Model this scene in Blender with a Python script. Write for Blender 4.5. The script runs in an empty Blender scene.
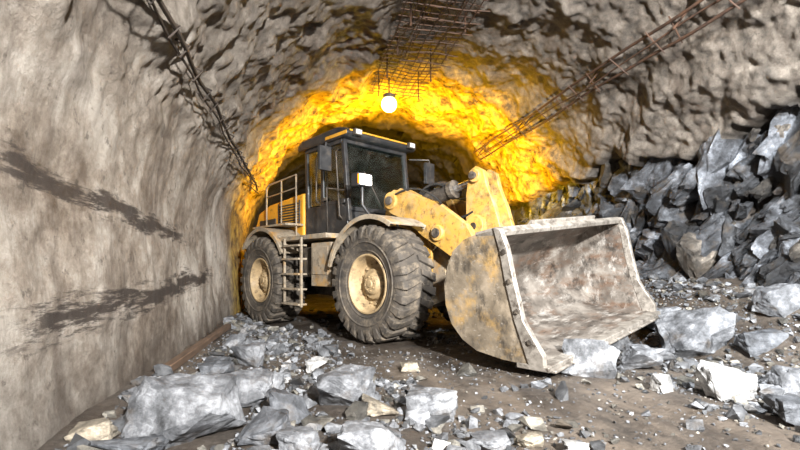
import bpy, bmesh, math, random
import numpy as np
from mathutils import Vector, Matrix, noise, kdtree
random.seed(7); rng=np.random.default_rng(7)
scene=bpy.context.scene
F=460.0; CAMH=1.08; HOR=270.0
YAW=math.radians(12.3)
def T(n,s,z=0): return Vector((n*math.cos(YAW)-s*math.sin(YAW), n*math.sin(YAW)+s*math.cos(YAW), z))
def TI(x,y): return (x*math.cos(YAW)+y*math.sin(YAW), -x*math.sin(YAW)+y*math.cos(YAW))
def ss(a,b,x):
    t=max(0.0,min(1.0,(x-a)/(b-a))); return t*t*(3-2*t)
# ------------------------------------------------------------ materials
class NT:
    def __init__(s,name):
        s.m=bpy.data.materials.new(name); s.m.use_nodes=True
        s.t=s.m.node_tree; s.b=s.t.nodes['Principled BSDF']; s.tc=s.n('ShaderNodeTexCoord')
    def n(s,ty,**k):
        x=s.t.nodes.new(ty)
        for a,v in k.items(): setattr(x,a,v)
        return x
    def l(s,a,b): s.t.links.new(a,b)
    def co(s,scale=(1,1,1),off=(0,0,0)):
        mp=s.n('ShaderNodeMapping'); s.l(s.tc.outputs['Object'],mp.inputs[0])
        mp.inputs['Scale'].default_value=scale; mp.inputs['Location'].default_value=off
        return mp.outputs[0]
    def noise(s,scale,detail=6,rough=.6,stretch=(1,1,1),off=(0,0,0),dist=0):
        x=s.n('ShaderNodeTexNoise'); x.inputs['Scale'].default_value=scale
        x.inputs['Detail'].default_value=detail; x.inputs['Roughness'].default_value=rough
        x.inputs['Distortion'].default_value=dist
        s.l(s.co(stretch,off),x.inputs['Vector']); return x.outputs['Fac']
    def vor(s,scale,feature='F1',stretch=(1,1,1),out='Distance'):
        x=s.n('ShaderNodeTexVoronoi',feature=feature); x.inputs['Scale'].default_value=scale
        s.l(s.co(stretch),x.inputs['Vector']); return x.outputs[out]
    def ramp(s,fac,stops):
        r=s.n('ShaderNodeValToRGB'); e=r.color_ramp.elements
        while len(e)<len(stops): e.new(.5)
        for i,(p,c) in enumerate(stops):
            e[i].position=p; e[i].color=(c[0],c[1],c[2],1)
        s.l(fac,r.inputs[0]); return r.outputs[0]
    def mr(s,v,a,b,c=0,d=1):
        x=s.n('ShaderNodeMapRange'); x.inputs[1].default_value=a; x.inputs[2].default_value=b
        x.inputs[3].default_value=c; x.inputs[4].default_value=d; s.l(v,x.inputs[0]); return x.outputs[0]
    def math(s,op,a,b=None):
        x=s.n('ShaderNodeMath',operation=op)
        for i,v in enumerate((a,b)):
            if v is None: continue
            if isinstance(v,(int,float)): x.inputs[i].default_value=v
            else: s.l(v,x.inputs[i])
        return x.outputs[0]
    def mix(s,f,a,b,bt='MIX'):
        x=s.n('ShaderNodeMix',data_type='RGBA',blend_type=bt)
        for i,v in ((0,f),(6,a),(7,b)):
            if isinstance(v,(int,float)): x.inputs[i].default_value=v
            elif isinstance(v,tuple): x.inputs[i].default_value=(*v,1)
            else: s.l(v,x.inputs[i])
        return x.outputs[2]
    def bump(s,h,strength=.5,dist=.02,prev=None):
        x=s.n('ShaderNodeBump'); x.inputs['Strength'].default_value=strength; x.inputs['Distance'].default_value=dist
        s.l(h,x.inputs['Height'])
        if prev: s.l(prev,x.inputs['Normal'])
        return x.outputs[0]
def surf(name,stops,scale=3,rough=(.6,.9),metal=0,bump=.3,bscale=30,bdist=.01,layers=(),detail=8,stretch=(1,1,1)):
    k=NT(name)
    c=k.ramp(k.noise(scale,detail,.6,stretch),stops)
    for i,L in enumerate(layers):
        col,sc,lo,hi,st=L[:5]; mxv=L[5] if len(L)>5 else 1
        c=k.mix(k.mr(k.noise(sc,9,.72,st,(3.1*i+5,1,2)),lo,hi,0,mxv),c,col)
    k.l(c,k.b.inputs['Base Color'])
    k.l(k.mr(k.noise(scale*2,4,.6,stretch),.3,.7,*rough),k.b.inputs['Roughness'])
    k.b.inputs['Metallic'].default_value=metal
    if bump: k.l(k.bump(k.noise(bscale,5,.65),bump,bdist),k.b.inputs['Normal'])
    return k.m
def emis(name,col,st):
    k=NT(name); k.b.inputs['Base Color'].default_value=(*col,1)
    k.b.inputs['Emission Color'].default_value=(*col,1); k.b.inputs['Emission Strength'].default_value=st
    return k.m
U=(1,1,1)
M={}
M['yellow']=surf('dusty_yellow_paint',[(.3,(.54,.25,.014)),(.7,(.68,.34,.025))],2.5,(.4,.7),0,.15,40,.004,
   [((.28,.20,.11),5,.50,.80,U,.6),((.04,.028,.018),9,.55,.70,U,.8)])
M['arm']=surf('dust_caked_yellow_paint',[(.3,(.40,.215,.035)),(.7,(.52,.30,.06))],3,(.45,.8),0,.25,30,.006,
   [((.33,.26,.17),5,.46,.70,U,.7),((.04,.03,.02),9,.52,.68,U,.85),((.035,.027,.02),2.2,.52,.66,U,.7)])
M['beige']=surf('dusty_fender_paint',[(.3,(.19,.155,.115)),(.7,(.36,.30,.22))],5,(.6,.9),0,.2,40,.005,
   [((.05,.04,.03),9,.50,.68,U,.85),((.42,.22,.04),3,.52,.66,U,.75)])
M['cab']=surf('charcoal_cab_paint',[(.3,(.014,.015,.017)),(.7,(.036,.036,.037))],4,(.3,.6),0,.1,40,.004,
   [((.13,.105,.08),6,.52,.80,U,.8)])
M['dark']=surf('greasy_chassis_steel',[(.3,(.018,.015,.013)),(.7,(.07,.057,.045))],4,(.5,.8),0,.3,25,.008,
   [((.17,.14,.105),6,.50,.72,U)])
M['rubber']=surf('muddy_rubber',[(.3,(.024,.021,.018)),(.7,(.080,.067,.054))],5,(.75,.95),0,.5,30,.012,
   [((.18,.145,.105),6,.48,.70,U)])
M['rim']=surf('dusty_rim_paint',[(.3,(.30,.215,.115)),(.7,(.46,.34,.19))],5,(.5,.8),0,.2,40,.005,
   [((.06,.045,.03),9,.50,.68,U,.85)])
M['steel']=surf('scraped_bucket_steel',[(.3,(.055,.047,.040)),(.5,(.14,.122,.105)),(.7,(.27,.245,.215))],3.0,(.35,.6),.2,.4,22,.010,
   [((.11,.055,.028),2.4,.48,.64,(1,.6,2),.75),((.46,.435,.40),5,.53,.70,(2,.5,1),.8),((.022,.019,.016),5,.52,.66,(1.4,.6,1),.9)])
M['edge']=surf('worn_cutting_edge_steel',[(.3,(.12,.105,.09)),(.7,(.38,.35,.31))],8,(.3,.5),.3,.3,30,.006,[((.05,.038,.028),10,.50,.65,U,.85)])
M['bout']=surf('mud_caked_bucket_back',[(.3,(.10,.08,.058)),(.5,(.19,.155,.112)),(.7,(.33,.27,.20))],4,(.5,.8),.1,.4,20,.01,
   [((.44,.26,.06),2.6,.50,.66,U,.65),((.035,.029,.023),5,.50,.64,(1,1,.6),.9),((.48,.44,.39),13,.58,.70,(1,1,2),.7)])
M['chrome']=surf('chromed_rod',[(.3,(.5,.5,.5)),(.7,(.7,.7,.7))],4,(.15,.3),.9,0)
M['rust']=surf('rusty_rebar_steel',[(.3,(.020,.012,.009)),(.7,(.085,.04,.02))],8,(.6,.9),.2,.4,60,.004)
M['blackbar']=surf('grimy_cable_sheath',[(.3,(.012,.010,.009)),(.7,(.05,.035,.025))],8,(.6,.9),0,.4,60,.004)
M['wood']=surf('weathered_timber',[(.3,(.05,.03,.018)),(.7,(.13,.08,.05))],3,(.7,.9),0,.5,20,.01,stretch=(8,1,8))
M['black']=surf('black_rubber_hose',[(.3,(.012,.012,.012)),(.7,(.03,.03,.03))],5,(.4,.6),0,0)
M['lamp']=emis('lit_headlamp_glass',(1,.95,.85),22)
M['lampoff']=emis('worklight_glass',(.5,.5,.46),.15)
M['bulb']=emis('sodium_bulb',(1,.72,.12),30)
M['amber']=surf('amber_marker_plastic',[(.3,(.8,.25,.02)),(.7,(.9,.3,.03))],4,(.2,.3),0,0)
k=NT('tinted_glass')
tr=k.n('ShaderNodeBsdfTransparent'); tr.inputs[0].default_value=(.50,.55,.54,1)
gl=k.n('ShaderNodeBsdfGlossy'); gl.inputs['Roughness'].default_value=.08; gl.inputs[0].default_value=(.9,.97,.95,1)
fr=k.n('ShaderNodeFresnel'); fr.inputs[0].default_value=1.8
mx=k.n('ShaderNodeMixShader'); k.l(k.math('ADD',fr.outputs[0],.14),mx.inputs[0]); k.l(tr.outputs[0],mx.inputs[1]); k.l(gl.outputs[0],mx.inputs[2])
k.l(mx.outputs[0],k.t.nodes['Material Output'].inputs[0]); M['glass']=k.m

def wall_mat():
    k=NT('shotcrete_and_bare_rock')
    sx=k.n('ShaderNodeSeparateXYZ'); k.l(k.tc.outputs['Object'],sx.inputs[0]); X,S,Z=sx.outputs
    n1=k.noise(1.1,10,.68); n2=k.noise(4,9,.72)
    base=k.ramp(n1,[(.34,(.085,.07,.056)),(.5,(.20,.172,.145)),(.66,(.36,.325,.285))])
    base=k.mix(.5,base,k.ramp(n2,[(.35,(.045,.036,.028)),(.52,(.21,.185,.155)),(.68,(.46,.425,.38))]))
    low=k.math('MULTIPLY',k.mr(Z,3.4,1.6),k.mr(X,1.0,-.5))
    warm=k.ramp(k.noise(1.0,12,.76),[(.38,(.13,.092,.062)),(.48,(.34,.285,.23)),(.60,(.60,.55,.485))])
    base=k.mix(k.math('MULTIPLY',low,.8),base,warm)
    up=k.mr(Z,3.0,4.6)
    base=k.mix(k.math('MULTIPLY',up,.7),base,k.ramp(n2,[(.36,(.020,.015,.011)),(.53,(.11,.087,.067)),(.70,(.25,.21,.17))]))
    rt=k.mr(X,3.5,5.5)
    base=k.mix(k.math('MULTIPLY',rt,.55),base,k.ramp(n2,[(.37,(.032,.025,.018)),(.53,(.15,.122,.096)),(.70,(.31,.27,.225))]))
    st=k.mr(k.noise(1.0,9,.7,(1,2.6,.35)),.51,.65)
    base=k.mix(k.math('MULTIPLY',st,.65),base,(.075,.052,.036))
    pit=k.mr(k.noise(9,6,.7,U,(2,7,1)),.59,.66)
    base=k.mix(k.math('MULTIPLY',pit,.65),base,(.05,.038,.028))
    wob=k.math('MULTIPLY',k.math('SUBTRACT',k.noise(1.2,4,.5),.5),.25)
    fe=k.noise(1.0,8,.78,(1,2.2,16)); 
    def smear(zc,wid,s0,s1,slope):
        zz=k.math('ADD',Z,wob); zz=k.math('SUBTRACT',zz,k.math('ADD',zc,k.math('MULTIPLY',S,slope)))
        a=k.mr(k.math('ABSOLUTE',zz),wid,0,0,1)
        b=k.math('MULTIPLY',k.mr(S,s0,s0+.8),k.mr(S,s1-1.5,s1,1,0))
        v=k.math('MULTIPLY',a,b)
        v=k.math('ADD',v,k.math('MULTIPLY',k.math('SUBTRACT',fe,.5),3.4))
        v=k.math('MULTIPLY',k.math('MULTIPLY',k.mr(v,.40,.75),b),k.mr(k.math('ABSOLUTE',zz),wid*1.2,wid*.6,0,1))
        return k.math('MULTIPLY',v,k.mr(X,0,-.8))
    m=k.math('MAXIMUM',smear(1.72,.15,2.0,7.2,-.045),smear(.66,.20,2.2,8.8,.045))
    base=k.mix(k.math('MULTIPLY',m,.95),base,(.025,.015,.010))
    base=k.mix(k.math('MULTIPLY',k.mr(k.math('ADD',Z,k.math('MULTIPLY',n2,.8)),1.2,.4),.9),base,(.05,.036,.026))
    lampglow=k.mr(k.math('ADD',S,k.math('MULTIPLY',n2,1.2)),10.0,10.8)  # yellow lamp glow painted into the wall colour, starting near the lamp
    base=k.mix(k.math('MULTIPLY',lampglow,.8),base,k.ramp(n2,[(.38,(.05,.022,.004)),(.5,(.42,.26,.025)),(.66,(.75,.54,.08))]))
    rn=k.noise(2.2,10,.75,(1,1,1),(4,4,4))
    rock=k.ramp(rn,[(.38,(.010,.010,.010)),(.5,(.04,.041,.044)),(.6,(.11,.115,.122)),(.72,(.32,.335,.35))])
    rock=k.mix(k.mr(k.noise(1.2,8,.68,U,(9,2,1)),.50,.60,0,.8),rock,(.055,.038,.026))
    at=k.n('ShaderNodeAttribute',attribute_name='rockmask')
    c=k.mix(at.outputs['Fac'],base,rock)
    c=k.mix(k.math('MULTIPLY',k.mr(k.math('ADD',S,n1),13.0,14.0),.93),c,(.02,.016,.012))  # darkness of the unlit far tunnel painted in as near-black albedo
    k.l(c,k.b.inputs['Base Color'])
    k.l(k.mr(k.noise(3,5),.35,.65,.5,.92),k.b.inputs['Roughness'])
    b=k.bump(k.noise(7,10,.78),.95,.10)
    b=k.bump(k.noise(40,6,.7),.6,.015,b)
    k.l(b,k.b.inputs['Normal']); return k.m
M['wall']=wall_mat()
def rockm(name,stops,sc=5,bd=.03):
    k=NT(name)
    rn=k.noise(sc,10,.75)
    c=k.ramp(rn,stops)
    at=k.n('ShaderNodeAttribute',attribute_name='Col'); c=k.mix(1.0,c,at.outputs['Color'],'MULTIPLY')
    br=k.mr(k.noise(3,8,.7,U,(7,3,1)),.54,.66,0,.65); c=k.mix(br,c,(.085,.065,.046))
    k.l(c,k.b.inputs['Base Color']); k.l(k.mr(rn,.35,.65,.4,.75),k.b.inputs['Roughness'])
    b=k.bump(k.noise(14,10,.78),.8,bd); b=k.bump(k.noise(70,5,.7),.5,.008,b)
    k.l(b,k.b.inputs['Normal']); return k.m
M['rock']=rockm('broken_rock',[(.37,(.038,.040,.043)),(.5,(.125,.130,.138)),(.63,(.31,.320,.333))])
M['rockface']=rockm('blasted_rock_face',[(.39,(.012,.012,.013)),(.5,(.055,.058,.064)),(.59,(.15,.158,.172)),(.69,(.42,.435,.455))],2.5,.06)
k=NT('muddy_floor')
sx=k.n('ShaderNodeSeparateXYZ'); k.l(k.tc.outputs['Object'],sx.inputs[0]); X,S,Z=sx.outputs
c=k.ramp(k.noise(1.3,10,.7,(1,.5,1)),[(.36,(.018,.013,.010)),(.5,(.062,.048,.037)),(.66,(.17,.14,.112))])
c=k.mix(.4,c,k.ramp(k.noise(22,6,.7),[(.38,(.015,.012,.010)),(.58,(.08,.066,.054)),(.74,(.22,.20,.175))]))
trk=k.math('MULTIPLY',k.mr(k.math('ABSOLUTE',k.math('SUBTRACT',X,2.1)),1.6,.7),k.mr(S,6.5,4.5))
c=k.mix(k.math('MULTIPLY',trk,k.mr(k.noise(2.5,8,.7,(1,.4,1),(3,3,3)),.42,.62,0,.55)),c,(.21,.168,.13))
k.l(c,k.b.inputs['Base Color']); k.l(k.mr(k.noise(1.6,5),.4,.6,.3,.8),k.b.inputs['Roughness'])
b=k.bump(k.noise(9,10,.78),.8,.06); b=k.bump(k.noise(60,5,.7),.6,.016,b); k.l(b,k.b.inputs['Normal'])
M['floor']=k.m

# ------------------------------------------------------------ helpers
def mkobj(name,me,mats,parent=None):
    o=bpy.data.objects.new(name,me); scene.collection.objects.link(o)
    for m in (mats if isinstance(mats,(list,tuple)) else [mats]): me.materials.append(m)
    if parent: o.parent=parent
    return o
def fin(name,bm,mat,parent=None,bevel=.008,ang=35,seg=2):
    bmesh.ops.recalc_face_normals(bm,faces=bm.faces)
    me=bpy.data.meshes.new(name); bm.to_mesh(me); bm.free()
    me.shade_smooth(); me.set_sharp_from_angle(angle=math.radians(ang))
    o=mkobj(name,me,mat,parent)
    if bevel:
        b=o.modifiers.new('bevel','BEVEL'); b.width=bevel; b.segments=seg; b.limit_method='ANGLE'; b.angle_limit=math.radians(40)
    return o
def prism(bm,pts,y0,y1):
    a=[bm.verts.new((x,y0,z)) for x,z in pts]; b=[bm.verts.new((x,y1,z)) for x,z in pts]
    bm.faces.new(a); bm.faces.new(b[::-1]); n=len(pts)
    for i in range(n): bm.faces.new((a[i],b[i],b[(i+1)%n],a[(i+1)%n]))
def box(bm,x0,x1,y0,y1,z0,z1,rot=None,piv=None):
    vs=[Vector((x,y,z)) for x in (x0,x1) for y in (y0,y1) for z in (z0,z1)]
    if rot is not None:
        p=Vector(piv) if piv else sum(vs,Vector())/8
        vs=[rot@(v-p)+p for v in vs]
    v=[bm.verts.new(q) for q in vs]
    for f in ((0,1,3,2),(4,6,7,5),(0,4,5,1),(2,3,7,6),(0,2,6,4),(1,5,7,3)): bm.faces.new([v[i] for i in f])
def cyl(bm,p0,p1,r,seg=20,r2=None):
    p0=Vector(p0);p1=Vector(p1);d=(p1-p0);L=d.length
    if L<1e-6: return
    q=d.to_track_quat('Z','Y').to_matrix().to_4x4()
    bmesh.ops.create_cone(bm,cap_ends=True,segments=seg,radius1=r,radius2=r if r2 is None else r2,depth=L,matrix=Matrix.Translation((p0+p1)/2)@q)
def tube(bm,pts,r,seg=8):
    pts=[Vector(p) for p in pts]; rings=[]
    up=Vector((0.13,.21,1)).normalized()
    for i,p in enumerate(pts):
        d=(pts[min(i+1,len(pts)-1)]-pts[max(i-1,0)]).normalized()
        a=d.cross(up)
        if a.length<.05: a=d.cross(Vector((1,0,0)))
        a.normalize(); b=d.cross(a)
        rings.append([bm.verts.new(p+r*(math.cos(t)*a+math.sin(t)*b)) for t in [2*math.pi*j/seg for j in range(seg)]])
    for i in range(len(rings)-1):
        for j in range(seg): bm.faces.new((rings[i][j],rings[i][(j+1)%seg],rings[i+1][(j+1)%seg],rings[i+1][j]))
    bm.faces.new(rings[0][::-1]); bm.faces.new(rings[-1])
def lathe(bm,prof,seg=64):
    rings=[[bm.verts.new((r*math.cos(a),y,r*math.sin(a))) for a in [2*math.pi*j/seg for j in range(seg)]] for y,r in prof]
    for i in range(len(rings)-1):
        for j in range(seg): bm.faces.new((rings[i][j],rings[i][(j+1)%seg],rings[i+1][(j+1)%seg],rings[i+1][j]))
def bez(a,b,c,n=10):
    a,b,c=Vector(a),Vector(b),Vector(c); return [(1-t)**2*a+2*t*(1-t)*b+t*t*c for t in [i/n for i in range(n+1)]]

# ------------------------------------------------------------ tunnel shell
CX=2.5; ZC=1.6; RR=3.9
def lin(a,b,st): return list(np.arange(a,b,st))
S=lin(-6,1,.25)+lin(1,12.5,.036)+lin(12.5,30.01,.16)
prof=[]
for z in np.linspace(-.5,ZC,56)[:-1]:
    prof.append((CX-(3.8+.1*(z+.4)/2),z,-1,0,0))
for a in np.linspace(math.pi,0,310):
    prof.append((CX+RR*math.cos(a),ZC+RR*math.sin(a),math.cos(a),math.sin(a),1))
for z in np.linspace(ZC,-.5,56)[1:]:
    prof.append((CX+(3.8+.1*(z+.4)/2),z,1,0,2))
NP=len(prof)
def cells(n,lo,hi,seed):
    r=np.random.default_rng(seed); P=r.uniform(lo,hi,(n,3)); kd=kdtree.KDTree(n)
    for i,p in enumerate(P): kd.insert(p,i)
    kd.balance(); return P,kd,r.uniform(-1,1,n).tolist(),r.uniform(-1,1,(n,3)).tolist()
LOX=(3.5,-4,-1); HIX=(7.5,16,5.5)
c1=cells(900,LOX,HIX,1); c2=cells(7000,LOX,HIX,2)
def facet(p,c,a,t,bw=0):
    if bw<=0:
        co,i,d=c[1].find(p); g=c[3][i]; return a*c[2][i]+t*(g[0]*(p[0]-co[0])+g[1]*(p[1]-co[1])+g[2]*(p[2]-co[2]))
    r=c[1].find_n(p,2); v=[]
    for co,i,d in r:
        g=c[3][i]; v.append(a*c[2][i]+t*(g[0]*(p[0]-co[0])+g[1]*(p[1]-co[1])+g[2]*(p[2]-co[2])))
    k_=min(1,(r[1][2]-r[0][2])/bw); return v[0]*(.5+.5*k_)+v[1]*(.5-.5*k_)
nz=noise.noise
def zbound(s,n=6): return 3.05+.55*nz(Vector((3,s*.55,7)))+.2*nz(Vector((1,s*2.2,n)))+.08*nz(Vector((1,s*7,n)))
def disp(n,s,z,nx,nzv):
    p=Vector((n,s,z))
    d=.11*nz(p*.45)+.05*nz(p*1.4)+.018*nz(p*4)+.010*nz(p*9)
    uf=ss(1.9,3.3,z)
    if n>CX: uf=max(uf,ss(1,2.5,z))
    if uf>0:
        q0=p+.25*Vector((nz(p*1.7),nz(p*1.7+Vector((9,0,0))),nz(p*1.7+Vector((0,9,0)))))
        d+=uf*(.34*abs(nz(Vector((q0.x*.9,q0.y*.6,q0.z*.9))))+.09*nz(q0*1.9)+.05*nz(p*4.3)+.04*nz(p*9)-.10)
    rm=0
    if n>CX+1:
        zb=zbound(s,n); rm=ss(zb+.12,zb-.12,z)
    rm=max(rm,ss(14.2,14.8,s+.5*nz(p)))
    if rm>0:
        if n>3.3 and s<16:
            q=(n,s+.25*nz(p*1.3),z+.25*nz(p*1.3+Vector((5,5,5))))
            fd=facet(q,c1,.14,.35,.2)+facet(q,c2,.06,.45,.08)+.04*nz(p*6)
        else: fd=.25*nz(p*1.3)+.12*abs(nz(p*3))
        d=d*(1-rm)+rm*(.36+fd)
    if n<0 and z<2.0 and 7<s<14: d=max(d,-.02)
    return d,rm
V=[];RM=[]
for s in S:
    for (n,z,nx,nv,seg) in prof:
        d,rm=disp(n,s,z,nx,nv); d=max(-.32,min(.8,d))
        V.append((n+nx*d,s,z+nv*d)); RM.append(rm)
V=np.array(V);RM=np.array(RM)
def grid_part(name,j0,j1):
    idx=np.arange(len(S))[:,None]*NP+np.arange(j0,j1+1)[None,:]
    vv=V[idx.ravel()]; w=j1-j0+1; h=len(S)
    a=(np.arange(h-1)[:,None]*w+np.arange(w-1)[None,:]).ravel()
    f=np.stack([a,a+w,a+w+1,a+1],1)
    me=bpy.data.meshes.new(name); me.from_pydata(vv.tolist(),[],f.tolist()); me.update()
    at=me.attributes.new('rockmask','FLOAT','POINT'); at.data.foreach_set('value',RM[idx.ravel()].astype(np.float32))
    r=RM[idx.ravel()][a]; me.polygons.foreach_set('use_smooth',(r<.4))
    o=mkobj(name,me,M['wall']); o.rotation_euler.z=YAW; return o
jl=55+96; jr=55+214
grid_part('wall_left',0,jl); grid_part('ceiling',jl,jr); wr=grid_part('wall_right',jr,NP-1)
bm=bmesh.new(); bmesh.ops.create_grid(bm,x_segments=40,y_segments=30,size=.5)
for v in bm.verts:
    x=CX+v.co.x*9.5; z=2.4+v.co.y*7; p=Vector((x,28,z)); v.co=Vector((x,28+.6*nz(p*.7)+.2*nz(p*2),z))
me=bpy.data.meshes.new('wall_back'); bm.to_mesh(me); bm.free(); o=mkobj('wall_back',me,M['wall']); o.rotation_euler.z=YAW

def floor_z(n,s):
    z=.95*ss(4.55,6.3,n)*(1+.35*nz(Vector((n*.7,s*.6,1))))+.16*ss(-.75,-1.35,n)
    z+=.035*nz(Vector((n*.9,s*.9,5)))+.018*nz(Vector((n*3,s*3,2)))
    for c in (.95,2.55):
        w=n-c-.12*math.sin(s*.6); z-=.03*math.exp(-(w/.22)**2)*(1 if s<7 else .3)
    return z
sn=lin(-2.2,7.61,.05); sf=lin(-6,1,.25)+lin(1,11,.05)+lin(11,30,.3)
vv=[(n,s,floor_z(n,s)+.010*nz(Vector((n*8,s*8,0)))+.008*nz(Vector((n*17,s*17,0)))) for s in sf for n in sn]
w=len(sn);h=len(sf); a=(np.arange(h-1)[:,None]*w+np.arange(w-1)[None,:]).ravel()
me=bpy.data.meshes.new('floor'); me.from_pydata(vv,[],np.stack([a,a+1,a+w+1,a+w],1).tolist()); me.update(); me.shade_smooth()
o=mkobj('floor',me,M['floor']); o.rotation_euler.z=YAW

# ------------------------------------------------------------ loader frame
LO=Vector((.55,7.7,0)); HA=math.atan2(-.73,.68)
def LW(x,y,z=0): return Vector((LO.x+x*math.cos(HA)-y*math.sin(HA),LO.y+x*math.sin(HA)+y*math.cos(HA),z))
def LI(X,Y):
    dx,dy=X-LO.x,Y-LO.y; return (dx*math.cos(HA)+dy*math.sin(HA),-dx*math.sin(HA)+dy*math.cos(HA))
# ------------------------------------------------------------ rocks
def hull(npts,seed,flat=(1,1,1),pw=.75):
    r=np.random.default_rng(seed); P=r.normal(size=(npts,3)); P/=np.linalg.norm(P,axis=1)[:,None]
    P=np.sign(P)*np.abs(P)**pw; P*=r.uniform(.82,1.08,(npts,1)); P*=np.array(flat)
    bm=bmesh.new()
    for p in P: bm.verts.new(p)
    res=bmesh.ops.convex_hull(bm,input=bm.verts[:])
    junk=[v for v in bm.verts if not v.link_faces]; bmesh.ops.delete(bm,geom=junk,context='VERTS')
    return bm
def hit(px,py):
    Y=1.5
    while Y<14:
        X=(px-400)/F*Y; Z=CAMH-(py-HOR)/F*Y
        n,s=TI(X,Y)
        if Z<=floor_z(n,s): return X,Y,floor_z(n,s)
        Y+=.01
    return X,Y,0
TONE={'b':(.92,.93,.96),'d':(.55,.57,.61),'w':(2.4,2.3,2.15),'e':(1.6,1.35,1.0),'l':(1.2,1.21,1.24)}
def boulder(px,py,wp,hp,tone,seed):
    X,Y,gz=hit(px,py); sc=Y/F; w=wp*sc/2; hh=hp*sc/2
    Yc=Y+w*.55; 
    bm=hull(14,seed,(1,1,1),.55)
    lo=Vector([min(v.co[i] for v in bm.verts) for i in range(3)]); hi=Vector([max(v.co[i] for v in bm.verts) for i in range(3)])
    for v in bm.verts:
        v.co=Vector([(v.co[i]-lo[i])/(hi[i]-lo[i])*2-1 for i in range(3)])
    bmesh.ops.subdivide_edges(bm,edges=bm.edges[:],cuts=9,use_grid_fill=True)
    cc=cells(60,(-1.3,)*3,(1.3,)*3,seed+50); cd=cells(500,(-1.3,)*3,(1.3,)*3,seed+90)
    for v in bm.verts:
        p=v.co.copy(); f=1+facet(p,cc,.055,.16,.06)+facet(p,cd,.018,.14,.04)+.012*nz(p*4+Vector((seed,0,0))); v.co=p*f
    for v in bm.verts: v.co=Vector((v.co.x*w,v.co.y*w*.8,v.co.z*hh*1.06))
    me=bpy.data.meshes.new('boulder'); bm.to_mesh(me); bm.free()
    ca=me.color_attributes.new('Col','FLOAT_COLOR','POINT'); ca.data.foreach_set('color',np.tile((*TONE[tone],1),(len(me.vertices),1)).astype(np.float32).ravel())
    o=mkobj('boulder',me,M['rock']); o.location=(X*Yc/Y,Yc,gz+hh*.86); o.rotation_euler.z=0
    return (o.location.x,o.location.y,w)
BL=[(187,450,116,72,'b'),(246,408,58,36,'b'),(288,425,42,34,'d'),(345,414,60,44,'b'),(381,417,40,18,'e'),(433,422,56,32,'l'),
(374,464,74,38,'l'),(317,373,22,15,'w'),(92,446,44,24,'e'),(262,447,50,32,'d'),(300,457,46,24,'b'),(250,368,34,24,'b'),(216,378,30,18,'d'),
(590,380,52,40,'l'),(612,352,36,32,'b'),(641,372,38,27,'b'),(694,358,76,52,'b'),(726,401,52,37,'w'),(792,428,46,30,'d'),(792,396,36,28,'b'),
(665,393,24,18,'w'),(660,328,36,22,'b'),(552,372,22,14,'b'),(530,450,30,14,'e'),(760,356,40,26,'d'),(490,455,40,18,'b'),(410,372,20,9,'e'),(270,392,26,18,'l'),
(236,350,22,16,'b'),(130,462,60,22,'d'),(640,332,26,18,'d'),(780,318,44,34,'b'),(575,455,26,12,'w')]
BP=[boulder(*b,i+3) for i,b in enumerate(BL)]
TP=[]
for i in range(24):
    bm=hull(10,300+i,(1,.85,.7)); bmesh.ops.triangulate(bm,faces=bm.faces); bm.verts.index_update()
    TP.append((np.array([v.co[:] for v in bm.verts]),np.array([[v.index for v in f.verts] for f in bm.faces]))); bm.free()
def merged(name,items,mat):
    VV=[];FF=[];CC=[];off=0
    for Q,f,c in items:
        VV.append(Q);FF.append(f+off);off+=len(Q);CC.append(np.tile((*c,1),(len(Q),1)))
    VV=np.concatenate(VV);FF=np.concatenate(FF);CC=np.concatenate(CC)
    me=bpy.data.meshes.new(name); me.from_pydata(VV.tolist(),[],FF.tolist()); me.update()
    ca=me.color_attributes.new('Col','FLOAT_COLOR','POINT'); ca.data.foreach_set('color',CC.astype(np.float32).ravel())
    return mkobj(name,me,mat)
def dens(n,s,r=0):
    d=.07 if r>.02 else .25
    if n<-.15: d=1.0
    elif n<.5 and s<8: d=max(d,.5)
    if n<1.1 and s<4.4: d=1.0
    if s<3.2 and n<1.9: d=max(d,.5)
    if n>3.3 and s<7: d=max(d,.8)
    if n>2.9 and s<4.2: d=max(d,.3)
    if n>4.4: d=1.0
    return d*(1 if s<10 else .35)
IT=[]
def rubble(count,smin,smax,pw,srange):
    k=0;tries=0
    while k<count and tries<count*30:
        tries+=1
        n=random.uniform(-1.25,6.2); s=random.uniform(*srange)
        r=smin+(smax-smin)*random.random()**pw
        if random.random()>dens(n,s,r): continue
        W=T(n,s); lx,ly=LI(W.x,W.y)
        if -4.3-r<lx<.9+r and .8-r<abs(ly)<1.5+r and not(-2.5+r<lx<-.9-r): continue
        if 1.5<lx<2.95+r and abs(ly)<1.65+r and r>.03: continue
        if -1.26-r<n<-1.08+r and 4.5<s<8.1 and r>.02: continue
        if any((W.x-b[0])**2+(W.y-b[1])**2<(b[2]*.85+r*.5)**2 for b in BP): continue
        P,f=TP[random.randrange(24)]
        R=np.array(Matrix.Rotation(random.uniform(0,6.28),3,'Z')@Matrix.Rotation(random.uniform(-.5,.5),3,'X'))
        Q=(P*r*np.array([random.uniform(.8,1.25),1,random.uniform(.7,1.1)]))@R.T
        Q+=np.array([W.x,W.y,floor_z(n,s)+r*.35])
        g=random.choice([.28,.4,.55,.7,.9,1.1,1.35]); tn=random.random()
        c=(g,g*1.01,g*1.04) if tn<.76 else ((g*1.1,g,g*.82) if tn<.965 else (2.1,2.0,1.9))
        IT.append((Q,f,c)); k+=1
rubble(560,.05,.13,1.8,(2,11)); rubble(3800,.02,.06,1.6,(1.8,11)); rubble(12000,.006,.019,1.3,(1.8,8)); rubble(500,.04,.12,1.5,(8,14))
merged('rock_rubble',IT,M['rock'])
TB=[]
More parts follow.
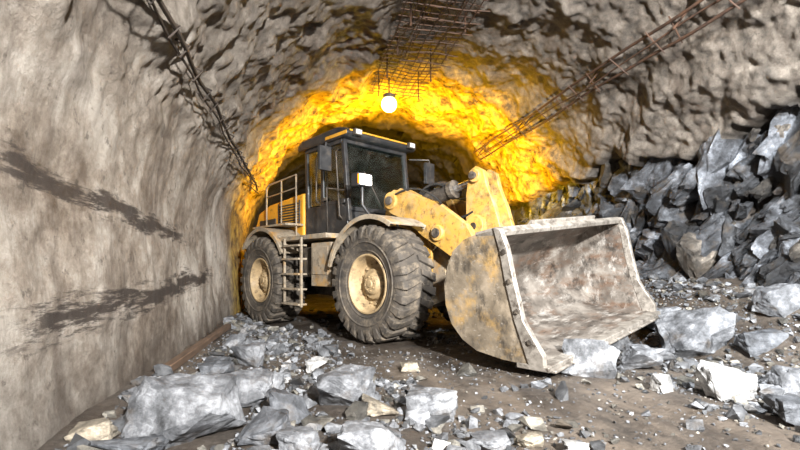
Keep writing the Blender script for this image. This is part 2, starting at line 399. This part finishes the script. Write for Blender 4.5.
for i in range(30):
    bm=hull(14,700+i,(1,.8,.75),.5); bmesh.ops.triangulate(bm,faces=bm.faces)
    bmesh.ops.subdivide_edges(bm,edges=bm.edges[:],cuts=5,use_grid_fill=True); bmesh.ops.triangulate(bm,faces=bm.faces)
    cc=cells(60,(-1.3,)*3,(1.3,)*3,800+i); cd=cells(400,(-1.3,)*3,(1.3,)*3,900+i)
    for v in bm.verts: v.co=v.co*(1+facet(v.co,cc,.09,.35,.06)+facet(v.co,cd,.025,.2,.04))
    bm.verts.index_update(); TB.append((np.array([v.co[:] for v in bm.verts]),np.array([[v.index for v in f.verts] for f in bm.faces]))); bm.free()
IB=[]
rb=random.Random(21)
def blocks(cnt,rmin,rmax,pw,emb):
    for i in range(cnt):
        s=rb.uniform(2.2,12.6); zt=zbound(s)-.05; z=.25+(zt-.25)*rb.random()
        r=rmin+(rmax-rmin)*rb.random()**pw
        if z+r*.45>zt: continue
        if z<=ZC: wn=CX+3.85; nx,nv=1,0
        else:
            a=math.asin(min(1,(z-ZC)/RR)); wn=CX+RR*math.cos(a); nx,nv=math.cos(a),math.sin(a)
        dd=emb-r*.12+rb.uniform(-.08,.10)+.28*nz(Vector((s*.7,z*.8,3)))
        P,f=TB[rb.randrange(30)]
        R=np.array((Matrix.Rotation(rb.gauss(-.75,.22),3,'X')@Matrix.Rotation(rb.gauss(0,.45),3,'Z')@Matrix.Rotation(rb.gauss(.15,.35),3,'Y')))
        Q=(P*r*np.array([rb.uniform(.6,.9),rb.uniform(1.1,2.0),rb.uniform(.5,.85)]))@R.T+np.array([wn+nx*dd,s,z+nv*dd])
        g=rb.choice([.4,.6,.8,1,1.2,1.6]); c=(g,g*1.02,g*1.06) if rb.random()<.85 else (g*.9,g*.75,g*.58)
        IB.append((Q,f,c))
blocks(420,.24,.60,1.5,.42); blocks(600,.07,.20,1.5,.26)
o=merged('rock_face_blocks',IB,M['rockface']); o.parent=wr

# ------------------------------------------------------------ wheel loader
root=bpy.data.objects.new('wheel_loader',None); scene.collection.objects.link(root)
root.location=LO; root.rotation_euler.z=HA
def B(): return bmesh.new()
def f(name,bm,mat,bevel=.008,**k): return fin(name,bm,M[mat],root,bevel,**k)
WR=.875
def wheel(name,x,sy):
    bm=B()
    pr=[(-.25,.42),(-.285,.47),(-.315,.56),(-.33,.66),(-.325,.73),(-.30,.785),(-.26,.815),(-.12,.83),(0,.832),(.12,.83),(.26,.815),(.30,.785),(.325,.73),(.33,.66),(.315,.56),(.285,.47),(.25,.42)]
    lathe(bm,pr,72)
    N=26
    for i in range(N):
        for sd in (-1,1):
            a0=2*math.pi*(i+(.5 if sd>0 else 0))/N
            st=[(.02,.80,.868,.10,.050),(.14,.80,.872,.05,.060),(.27,.79,.866,0,.070),(.325,.73,.825,0,.070),(.340,.66,.74,0,.052)]
            rings=[]
            for (y,ri,ro,sk,hw) in st:
                vs=[]
                for (r,a) in ((ri,-hw*1.15),(ro,-hw),(ro,hw),(ri,hw*1.15)):
                    t=a0+sk+a; vs.append(bm.verts.new((r*math.cos(t),sd*y,r*math.sin(t))))
                rings.append(vs)
            for q in range(len(rings)-1):
                for j in range(4): bm.faces.new((rings[q][j],rings[q][(j+1)%4],rings[q+1][(j+1)%4],rings[q+1][j]))
            bm.faces.new(rings[0]); bm.faces.new(rings[-1][::-1])
    for sd in (-1,1):
        lathe(bm,[(sd*.322,.60),(sd*.338,.605),(sd*.338,.625),(sd*.322,.63)],72)
        lathe(bm,[(sd*.29,.48),(sd*.303,.485),(sd*.303,.50),(sd*.29,.505)],72)
    t=f(name+'_tire',bm,'rubber',.006,ang=30,seg=1); t.location=(x,sy*1.14,WR)
    bm=B(); q=sy
    pr=[(.25*q,.42),(.275*q,.445),(.29*q,.44),(.29*q,.42),(.265*q,.405),(.20*q,.385),(.15*q,.37),(.10*q,.36),(.085*q,.34),(.085*q,.28),(.10*q,.25),(.13*q,.235),(.16*q,.22),(.165*q,.17),(.20*q,.15),(.215*q,.13),(.22*q,.06),(.235*q,.05),(.235*q,.001)]
    lathe(bm,pr,56)
    for i in range(16):
        a=2*math.pi*i/16; c=Vector((.305*math.cos(a),.08*q,.305*math.sin(a))); cyl(bm,c,c+Vector((0,.035*q,0)),.018,6)
    for i in range(8):
        a=2*math.pi*i/8+.2; c=Vector((.105*math.cos(a),.215*q,.105*math.sin(a))); cyl(bm,c,c+Vector((0,.018*q,0)),.012,6)
    lathe(bm,[(-.25*q,.42),(-.25*q,.3),(-.2*q,.001)],40)
    t=f(name+'_rim',bm,'rim',0,ang=30); t.location=(x,sy*1.14,WR)
for nm,x in (('front',0),('rear',-3.4)):
    wheel('wheel_%s_right'%nm,x,-1); wheel('wheel_%s_left'%nm,x,1)
bm=B()
for x in (0,-3.4):
    cyl(bm,(x,-1.0,WR),(x,1.0,WR),.17,20); cyl(bm,(x,-.35,WR),(x,.35,WR),.33,24)
    cyl(bm,(x,-1.02,WR),(x,-.85,WR),.26,24); cyl(bm,(x,.85,WR),(x,1.02,WR),.26,24)
f('axles',bm,'dark')
bm=B()
prism(bm,[(-4.7,.75),(-4.7,1.5),(-1.25,1.5),(-1.0,1.3),(-1.0,.7),(-1.6,.55),(-3.0,.6)],-.48,.48)
box(bm,-1.15,-.75,-.16,.16,.62,.80); box(bm,-1.15,-.75,-.16,.16,1.25,1.42); cyl(bm,(-.95,0,.55),(-.95,0,1.5),.09,16)
f('rear_frame',bm,'dark',.015)
bm=B()
prism(bm,[(-.8,.62),(-.8,1.45),(-.55,1.7),(.35,1.55),(.62,1.2),(.62,.62),(.3,.5),(-.5,.5)],-.38,.38)
f('front_frame',bm,'beige',.015)
bm=B()
for y in (-.52,-.30,.26,.48):
    prism(bm,[(-.62,1.3),(-.62,2.05),(-.5,2.34),(-.25,2.42),(0,2.30),(.2,1.85),(.45,1.4),(.45,1.0),(-.5,1.0)],y,y+.05)
box(bm,-.5,-.1,-.3,.3,1.90,2.0); box(bm,-.45,-.38,-.5,.5,1.3,2.25)
f('loader_tower',bm,'arm',.01)
bm=B()
AP=[(-.50,2.10),(-.44,2.30),(-.26,2.38),(.10,2.30),(.75,2.05),(1.24,1.72),(1.52,1.26),(1.68,.78),(1.70,.52),(1.62,.42),(1.48,.50),(1.36,.85),(1.14,1.16),(.80,1.36),(.40,1.58),(.0,1.86),(-.3,1.98)]
for y in (-.66,.58): prism(bm,AP,y,y+.09)
cyl(bm,(.95,-.6,1.60),(.95,.6,1.60),.16,24)
for y0,y1 in ((-.71,-.53),(.53,.71)):
    cyl(bm,(-.30,y0,2.20),(-.30,y1,2.20),.14,24); cyl(bm,(1.57,y0,.56),(1.57,y1,.56),.12,24); cyl(bm,(.72,y0,1.62),(.72,y1,1.62),.12,20)
f('lift_arms',bm,'arm',.014)
bm=B(); cyl(bm,(-.30,-.74,2.20),(-.30,.74,2.20),.07,20)
for y in (-.735,.70): cyl(bm,(.72,y,1.62),(.72,y+.035,1.62),.07,16); cyl(bm,(1.57,y,.56),(1.57,y+.035,.56),.08,16)
for x,z in ((1.05,2.47),(1.08,1.72),(1.49,1.24)): cyl(bm,(x,-.31,z),(x,.31,z),.055,16)
f('arm_pins',bm,'dark',.004)
bm=B()
BC=[(.92,2.56),(1.04,2.62),(1.18,2.54),(1.24,2.32),(1.38,2.00),(1.50,1.62),(1.58,1.28),(1.52,1.14),(1.40,1.16),(1.20,1.40),(.98,1.56),(.86,1.80),(.86,2.2)]
for y in (-.20,.12): prism(bm,BC,y,y+.08)
cyl(bm,(1.05,-.26,2.47),(1.05,.26,2.47),.10,20); cyl(bm,(1.08,-.30,1.72),(1.08,.30,1.72),.17,24); cyl(bm,(1.49,-.25,1.24),(1.49,.25,1.24),.09,20)
box(bm,.98,1.2,-.14,.14,1.80,2.2)
f('bellcrank',bm,'arm',.012)
bm=B(); prism(bm,[(1.42,1.14),(1.42,1.32),(1.52,1.34),(1.74,1.18),(1.74,1.0),(1.68,.98)],-.07,.07); f('bucket_link',bm,'arm',.012)
bm=B(); cyl(bm,(-.42,0,2.20),(.48,0,2.37),.125,24); cyl(bm,(.40,0,2.355),(.50,0,2.373),.15,24); cyl(bm,(-.5,-.1,2.18),(-.5,.1,2.18),.12,20)
f('tilt_cylinder',bm,'dark',.008)
bm=B(); cyl(bm,(.48,0,2.37),(1.05,0,2.47),.06,20); f('tilt_cylinder_rod',bm,'chrome',0)
bm=B(); bm2=B()
for y in (-.42,.42):
    cyl(bm,(-.35,y,1.0),(.25,y,1.35),.10,20); cyl(bm,(.2,y,1.32),(.28,y,1.37),.12,20); cyl(bm2,(.25,y,1.35),(.74,y,1.62),.05,16)
f('lift_cylinders',bm,'arm',.006); f('lift_cylinder_rods',bm2,'chrome',0)
bm=B()
for i in range(5):
    y=-.22+.09*i
    tube(bm,bez((-.45,y,1.85+.03*i),(-.1,y*.8,2.65+.04*i),(.35,y*.6,2.43)),.02,8)
    tube(bm,bez((-.2,y,2.1),(.5,y,1.7),(1.0,y*.9,1.95+.05*i)),.018,8)
for y in (-.68,.68):
    tube(bm,bez((-.3,y,2.25),(.3,y,2.5),(.8,y,2.04)),.016,8)
    tube(bm,bez((-.4,y*.9,2.1),(0,y,1.5),(.2,y*.7,1.3)),.018,8)
f('hydraulic_hoses',bm,'black',0)
def arcf(bm,cx,r,a0,a1,y0,y1,th=.03,n=16,lip=.07):
    prev=None
    for i in range(n+1):
        a=math.radians(a0+(a1-a0)*i/n); c,s_=math.cos(a),math.sin(a)
        pts=[(r,y0),(r-lip,y0),(r-lip,y0+.02),(r-th,y0+.02),(r-th,y1-.02),(r-lip,y1-.02),(r-lip,y1),(r,y1)]
        ring=[bm.verts.new((cx+q*c,y,WR+q*s_)) for q,y in pts]
        if prev:
            for j in range(8): bm.faces.new((prev[j],prev[(j+1)%8],ring[(j+1)%8],ring[j]))
        else: bm.faces.new(ring[::-1])
        prev=ring
    bm.faces.new(prev)
bm=B()
for y0,y1 in ((-1.44,-.72),(.72,1.44)):
    arcf(bm,0,1.02,58,165,y0,y1)
f('front_fenders',bm,'beige',.006)
bm=B()
for y0,y1 in ((-1.44,-.80),(.80,1.44)):
    arcf(bm,-3.4,1.05,30,140,y0,y1)
f('rear_fenders',bm,'beige',.006)
bm=B()
for q in (-1,1):
    box(bm,-.7,-.45,min(q*.40,q*.85),max(q*.40,q*.85),1.62,1.70)
f('fender_brackets',bm,'dark',.006)
bm=B(); b2=B(); b3=B()
for q in (-1,1):
    box(bm,-.76,-.58,q*.98-.15,q*.98+.15,2.44,2.65); box(b2,-.582,-.565,q*.98-.12,q*.98+.12,2.465,2.625)
    box(b3,-.582,-.565,q*1.12-.02,q*1.12+.02,2.47,2.62)
    tube(bm,[(-.6,q*.75,1.85),(-.66,q*.98,2.15),(-.66,q*.98,2.46)],.03)
f('headlight_housings',bm,'cab',.015); f('headlight_lenses',b2,'lamp',.004); f('turn_signals',b3,'amber',0)
bm=B()
for q in (-1,1):
    a,b=sorted((q*.70,q*1.36)); box(bm,-2.75,-1.15,a,b,1.62,1.70)
    a,b=sorted((q*.5,q*1.28)); box(bm,-1.72,-1.12,a,b,.80,1.55)
    a,b=sorted((q*1.285,q*1.30)); box(bm,-1.66,-1.18,a,b,1.0,1.48)
f('side_platforms',bm,'beige',.012)
bm=B()
for q in (-1,1):
    a,b=sorted((q*.5,q*1.1)); box(bm,-2.45,-1.78,a,b,.95,1.50)
f('tool_boxes',bm,'dark',.012)
bm=B()
for x in (-2.47,-1.88): 
    for y in (-1.42,1.38): box(bm,x,x+.045,y,y+.04,.42,1.66)
for z in (.45,.72,.99,1.26,1.5):
    for y in (-1.46,1.28): box(bm,-2.45,-1.86,y,y+.18,z,z+.035)
f('access_ladders',bm,'beige',.005)
bm=B()
prism(bm,[(-2.72,1.70),(-2.72,2.30),(-1.55,2.30),(-1.38,2.2),(-1.30,1.70)],-.78,.78)
pil=[((-1.33,1.95),(-1.50,3.46)),((-2.15,2.2),(-2.15,3.46)),((-2.68,2.2),(-2.72,3.46))]
for q in (-1,1):
    for (a,b) in pil:
        y=q*.74; w_=.045
        prism(bm,[(a[0]-w_,a[1]),(a[0]+w_,a[1]),(b[0]+w_,b[1]),(b[0]-w_,b[1])],y-.04,y+.04)
    a,b=sorted((q*.70,q*.79)); box(bm,-2.72,-1.50,a,b,3.38,3.46); box(bm,-2.2,-1.42,a,b,2.28,2.36)
box(bm,-1.56,-1.46,-.74,.74,3.38,3.46); box(bm,-2.74,-2.66,-.74,.74,3.38,3.46); box(bm,-1.40,-1.33,-.74,.74,2.14,2.22)
box(bm,-2.74,-2.68,-.74,.74,2.2,2.7)
f('cab_frame',bm,'cab',.015)
bm=B(); prism(bm,[(-2.90,3.44),(-2.92,3.54),(-2.75,3.63),(-1.55,3.65),(-1.28,3.58),(-1.24,3.50),(-1.30,3.44)],-.86,.86); f('cab_roof',bm,'cab',.03,seg=3)
bm=B(); box(bm,-2.6,-1.6,-.65,.65,3.64,3.68); box(bm,-1.9,-1.24,-.875,-.865,3.47,3.53); box(bm,-1.245,-1.232,-.8,.8,3.53,3.56); f('cab_roof_panel',bm,'yellow',.006)
bm=B()
for q in (-1,1):
    y=q*.745; prism(bm,[(-2.66,2.32),(-2.70,3.40),(-1.52,3.40),(-1.40,2.32)],y-.006,y+.006)
prism(bm,[(-1.37,2.20),(-1.355,2.20),(-1.495,3.40),(-1.51,3.40)],-.70,.70); box(bm,-2.72,-2.71,-.7,.7,2.7,3.40)
f('cab_windows',bm,'glass',0)
bm=B()
box(bm,-2.45,-1.95,-.26,.26,2.2,2.42); box(bm,-2.55,-2.4,-.25,.25,2.4,3.05,Matrix.Rotation(-.15,3,'Y')); box(bm,-2.54,-2.44,-.14,.14,3.05,3.25)
box(bm,-1.62,-1.45,-.3,.3,2.2,2.52); tube(bm,[(-1.6,0,2.4),(-1.78,0,2.68)],.03)
R_=Matrix.Rotation(math.radians(-35),3,'Y')
tube(bm,[Vector((-1.79,0,2.72))+R_@Vector((.19*math.cos(t),.19*math.sin(t),0)) for t in [2*math.pi*i/20 for i in range(21)]],.015)
box(bm,-2.3,-1.9,-.5,-.36,2.3,2.62); box(bm,-2.3,-1.9,.36,.5,2.3,2.62)
f('cab_interior',bm,'black',.02)
bm=B()
tube(bm,[(-1.44,-.82,2.0),(-1.45,-.87,2.05),(-1.56,-.87,3.2),(-1.56,-.82,3.25)],.014)
tube(bm,[(-2.2,-.82,2.35),(-2.2,-.87,2.4),(-2.2,-.87,3.2),(-2.2,-.82,3.25)],.014)
tube(bm,[(-1.38,.1,2.22),(-1.40,-.35,2.9)],.012); box(bm,-2.12,-1.98,-.80,-.78,2.38,2.44)
tube(bm,[(-1.33,-.79,1.7),(-1.20,-1.30,1.7),(-1.20,-1.30,2.45),(-1.40,-.79,2.5)],.016)
f('cab_handrails',bm,'dark',0)
bm=B(); b2=B()
for q,dx in ((-1,-.35),(1,0)):
    tube(bm,[(-1.4+dx,q*.8,3.3),(-1.15+dx,q*1.12,3.30),(-1.15+dx,q*1.14,3.2)],.016); box(bm,-1.20+dx,-1.13+dx,q*1.14-.12,q*1.14+.12,2.82,3.24); box(b2,-1.205+dx,-1.201+dx,q*1.14-.09,q*1.14+.09,2.86,3.2)
f('mirrors',bm,'cab',.015); f('mirror_glass',b2,'chrome',0)
bm=B(); b2=B()
for x,y,dx in ((-1.24,-.66,1),(-1.24,.66,1),(-2.9,-.6,-1),(-2.9,.6,-1)):
    x0,x1=sorted((x,x+dx*.08)); box(bm,x0,x1,y-.08,y+.08,3.46,3.57)
    x0,x1=sorted((x+dx*.08,x+dx*.088)); box(b2,x0,x1,y-.06,y+.06,3.475,3.555)
f('roof_worklights',bm,'dark',.008); f('roof_worklight_lenses',b2,'lampoff',0)
bm=B(); cyl(bm,(-2.5,-.4,3.66),(-2.5,-.4,3.70),.06,20); cyl(bm,(-2.5,-.4,3.70),(-2.5,-.4,3.79),.045,20,.04); f('beacon',bm,'amber',.005)
bm=B(); prism(bm,[(-2.78,1.45),(-2.78,2.62),(-4.2,2.52),(-4.72,2.38),(-4.88,2.1),(-4.92,1.35),(-4.6,1.15),(-2.78,1.2)],-.80,.80); f('engine_hood',bm,'yellow',.04,seg=3)
bm=B()
for q in (-1,1):
    a,b=sorted((q*.79,q*.815))
    for i in range(9): box(bm,-3.75,-2.95,a,b,1.98+i*.055,2.01+i*.055)
    box(bm,-3.80,-3.76,a,b,1.95,2.50); box(bm,-2.94,-2.90,a,b,1.95,2.50); box(bm,-4.65,-3.9,a,b,2.08,2.20)
for i in range(10): box(bm,-4.94,-4.88,-.6,.6,1.45+i*.06,1.48+i*.06)
cyl(bm,(-3.6,.3,2.5),(-3.6,.3,2.95),.07,16); cyl(bm,(-3.1,-.3,2.55),(-3.1,-.3,2.78),.12,20); cyl(bm,(-3.1,-.3,2.78),(-3.1,-.3,2.84),.16,20)
f('hood_grilles',bm,'cab',.004)
bm=B(); prism(bm,[(-4.3,.85),(-4.3,1.2),(-4.45,1.42),(-4.98,1.42),(-5.02,1.0),(-4.9,.75),(-4.5,.72)],-.92,.92); f('counterweight',bm,'yellow',.04,seg=3)
bm=B()
for q in (-1,1):
    y=q*.92
    tube(bm,[(-2.85,y,1.72),(-2.85,y,2.98),(-4.0,y,2.92),(-4.1,y,2.85),(-4.1,y,2.0)],.018)
    tube(bm,[(-2.85,y,2.72),(-4.1,y,2.66)],.013)
    for x in (-3.45,): tube(bm,[(x,y,2.0),(x,y,2.95)],.015)
    a,b=sorted((q*.8,q*1.2)); box(bm,-4.2,-2.78,a,b,1.96,2.0)
f('walkway_handrails',bm,'beige',0)
# bucket
brt=bpy.data.objects.new('bucket',None); scene.collection.objects.link(brt); brt.parent=root
ROLL=math.radians(6.5)
brt.location=(.03,-.06,.30); brt.rotation_euler.x=ROLL
def fb(name,bm,mat,bevel=.008,**k): return fin(name,bm,M[mat],brt,bevel,**k)
HW=1.50
inn=[(2.86,.02),(2.45,.05),(2.12,.10),(1.94,.20),(1.80,.36),(1.74,.56),(1.74,.78),(1.80,.98),(1.90,1.15),(2.05,1.26),(2.22,1.31),(2.40,1.33)]
out=[]
for i in range(len(inn)):
    a=Vector(inn[max(i-1,0)]);b=Vector(inn[min(i+1,len(inn)-1)]); d=(b-a).normalized()
    nrm=Vector((-d.y,d.x)); 
    if nrm.dot(Vector((inn[i][0]-2.35,inn[i][1]-.65)))<0: nrm=-nrm
    out.append((inn[i][0]+nrm.x*.035,inn[i][1]+nrm.y*.035))
def shell(P,y0,y1,ny):
    bm=B(); g=[[bm.verts.new((x,y0+(y1-y0)*j/ny,z)) for j in range(ny+1)] for x,z in P]
    for i in range(len(P)-1):
        for j in range(ny): bm.faces.new((g[i][j],g[i][j+1],g[i+1][j+1],g[i+1][j]))
    return bm
def finraw(name,bm,mat):
    me=bpy.data.meshes.new(name); bm.to_mesh(me); bm.free(); me.shade_smooth(); return mkobj(name,me,M[mat],brt)
bm=shell(inn,-HW,HW,40)
for v in bm.verts: 
    v.co.x+=.012*nz(v.co*3); v.co.z+=.012*nz(v.co*2.5+Vector((4,0,0)))
finraw('bucket_shell_inner',bm,'steel')
finraw('bucket_shell_outer',shell(out,-HW-.02,HW+.02,4),'bout')
bm=B(); bi=B()
side=[(2.86,.0)]+out[1:]+[(2.50,1.38),(2.56,1.20),(2.60,.85),(2.68,.45),(2.84,.16)]
prism(bm,side,-HW-.04,-HW-.015); prism(bm,side,HW+.015,HW+.04)
prism(bi,side,-HW-.015,-HW+.005); prism(bi,side,HW-.005,HW+.015)
fb('bucket_side_plates',bm,'bout',.006); fb('bucket_side_liners',bi,'steel',0)
bm=B()
fr_=[(2.44,1.40),(2.53,1.38),(2.60,1.18),(2.65,.85),(2.73,.45),(2.93,.12),(2.93,.0),(2.76,.0),(2.62,.45),(2.54,.85),(2.50,1.15)]
for y in (-HW-.06,HW-.01): prism(bm,fr_,y,y+.07)
fb('bucket_side_cutters',bm,'edge',.01)
bm=B()
box(bm,2.62,2.98,-HW-.06,HW+.06,-.035,.02)
for i in range(8):
    y=-HW+.19+i*(2*HW-.38)/7; box(bm,2.66,3.01,y-.17,y+.17,-.06,-.03)
fb('bucket_cutting_edge',bm,'edge',.01)
bm=B(); 
prism(bm,[(2.20,1.31),(2.20,1.36),(2.46,1.40),(2.52,1.35),(2.50,1.30),(2.38,1.31)],-HW-.04,HW+.04)
prism(bm,[(2.34,1.36),(2.42,1.45),(2.46,1.44),(2.44,1.36)],-.8,.8)
fb('bucket_spill_guard',bm,'edge',.008)
bm=B()
for y in (-.72,-.50,.44,.66): prism(bm,[(2.05,.02),(1.44,.0),(1.38,.22),(1.44,.42),(1.60,.80),(1.70,.8),(1.70,.55),(1.76,.34),(1.90,.15)],y,y+.06)
for y in (-.16,.10): prism(bm,[(1.70,.4),(1.70,.78),(1.76,1.0),(1.70,1.12),(1.56,1.0),(1.56,.6)],y,y+.06)
for y in (-1.3,1.24): prism(bm,[(1.76,.34),(1.62,.30),(1.60,.9),(1.76,1.02),(1.70,.78),(1.70,.55)],y,y+.05)
fb('bucket_brackets',bm,'arm',.006)
bm=B()
for q in (-1,1):
    for z,x in ((.25,2.80),(.55,2.68),(.85,2.61),(1.15,2.57)):
        cyl(bm,(x,q*(HW+.05),z),(x,q*(HW+.085),z),.03,6)
fb('bucket_bolts',bm,'dark',.003)

# ------------------------------------------------------------ rebar, mesh, cables
def wp(th,s,r): a=math.radians(th); return (CX+r*math.cos(a),s,ZC+r*math.sin(a))
def finT(name,bm,mat):
    o=fin(name,bm,M[mat],None,0); o.rotation_euler.z=YAW; return o
def sb(v,a=.04,k=.7,o=0): return a*nz(Vector((v*k,o,3)))
bm=B()
for i in range(2):
    tube(bm,[wp(158.4+i*1.2+sb(s,.8,.8,i*7),s,3.72+sb(s,.06,1.1,i)) for s in np.arange(1,11.5,.2)],.020 if i==0 else .012)
s=1.2
while s<11:
    tube(bm,[wp(160.2,s,3.70),wp(158,s+.05,3.68),wp(157.6,s+.1,3.95)],.010,6); s+=random.uniform(.3,.55)
finT('wall_conduit_bundle',bm,'blackbar')
bm=B()
for i in range(3):
    tube(bm,[wp(50.5-i*2.2+sb(s,.7,.5,i*9),s,3.62+sb(s,.10,.9,i)-.03*(i%2)) for s in np.arange(2.0,12.5,.25)],.013 if i%2 else .022)
s=2.1
while s<12.3:
    tube(bm,[wp(51.5,s,3.60),wp(45,s+random.uniform(-.1,.1),3.60)],.010,6)
    if random.random()<.5: tube(bm,[wp(49,s,3.52),wp(49,s+.03,4.0)],.014,6)
    s+=random.uniform(.4,.8)
finT('wall_rebar_rack',bm,'rust')
bm=B()
for layer in range(2):
    n0=1.60+layer*.25; n1=2.72
    nn=n0
    while nn<n1:
        tube(bm,[(nn+sb(s,.05,.6,nn*9),s,5.14-layer*.22+.05*nz(Vector((nn*1.5,s*.9,layer)))) for s in np.arange(3.6+layer*.6,10.4-layer*2,.25)],.0095,5); nn+=.14+layer*.1
    s=3.6+layer*.6
    while s<10.4-layer*2:
        tube(bm,[(v,s+sb(v,.04,1,s),5.155-layer*.22+.05*nz(Vector((v*1.5,s*.9,layer)))) for v in np.linspace(n0-.06,n1+.06,8)],.0095,5); s+=.17+layer*.2
for s in np.arange(4,10.3,1.0):
    for v in (1.7,2.6): tube(bm,[(v,s,4.9),(v,s,5.6)],.014,6)
finT('ceiling_rebar_mesh',bm,'rust')
bm=B(); box(bm,-1.22,-1.13,4.6,8.0,.12,.20,Matrix.Rotation(math.radians(-1),3,'Z')); o=fin('timber_plank',bm,M['wood'],None,.01); o.rotation_euler.z=YAW
lr=bpy.data.objects.new('tunnel_lamp',None); scene.collection.objects.link(lr)
LP=T(2.03,10.5,5.0); lr.location=LP
bm=B(); bmesh.ops.create_uvsphere(bm,u_segments=20,v_segments=14,radius=.18,matrix=Matrix.Translation((0,0,-.07))); fin('bulb',bm,M['bulb'],lr,0,180)
bm=B(); cyl(bm,(0,0,.06),(0,0,.14),.15,24); cyl(bm,(0,0,.1),(0,0,.55),.02,10)
fin('lamp_fitting',bm,M['dark'],lr,0)

# ------------------------------------------------------------ lights
def look(o,tgt): o.rotation_euler=(Vector(tgt)-o.location).to_track_quat('-Z','Y').to_euler()
def area(name,loc,tgt,size,pw,col,sy=None,spread=180):
    l=bpy.data.lights.new(name,'AREA'); l.size=size; l.energy=pw; l.color=col; l.spread=math.radians(spread)
    if sy: l.shape='RECTANGLE'; l.size_y=sy
    o=bpy.data.objects.new(name,l); scene.collection.objects.link(o); o.location=loc; look(o,tgt); return o
def point(name,loc,pw,col,r=.1):
    l=bpy.data.lights.new(name,'POINT'); l.energy=pw; l.color=col; l.shadow_soft_size=r
    o=bpy.data.objects.new(name,l); scene.collection.objects.link(o); o.location=loc; return o
area('floodlight_key',T(1.7,-2.9,3.6),LW(-.8,0,1.3),.3,1850,(1,.975,.94),spread=150)
area('floodlight_right',T(3.2,1.0,4.2),T(5.8,6.3,1.4),.35,440,(.95,.98,1),spread=130)
YC=(1,.56,.015)
area('sodium_floodlight',T(2.1,10.6,4.6),T(2.4,13.5,4.3),.3,260,YC)
area('hidden_arch_fill_right',T(3.4,10.3,2.5),T(4.6,12.0,4.2),.3,500,YC)  # added fill with no fixture, hidden behind the loader, yellows the right arch
area('hidden_arch_fill_left',T(1.2,10.6,2.75),T(-.2,12.0,3.9),.3,240,YC)  # unseen fill added behind the cab to carry the yellow down the left wall
point('sodium_lamp_glow',LP+Vector((0,0,-.35)),60,YC,.1)
wd=bpy.data.worlds.new('w'); scene.world=wd; wd.use_nodes=True; wd.node_tree.nodes['Background'].inputs[0].default_value=(.5,.55,.6,1); wd.node_tree.nodes['Background'].inputs[1].default_value=.06
cd=bpy.data.cameras.new('camera'); cam=bpy.data.objects.new('camera',cd); scene.collection.objects.link(cam)
cam.location=(0,0,CAMH); cam.rotation_euler=(math.pi/2,0,0); cd.sensor_width=36; cd.lens=36*F/800; cd.shift_y=45/800; cd.clip_start=.05
scene.camera=cam
scene.view_settings.view_transform='Standard'; scene.view_settings.look='None'; scene.view_settings.exposure=.3
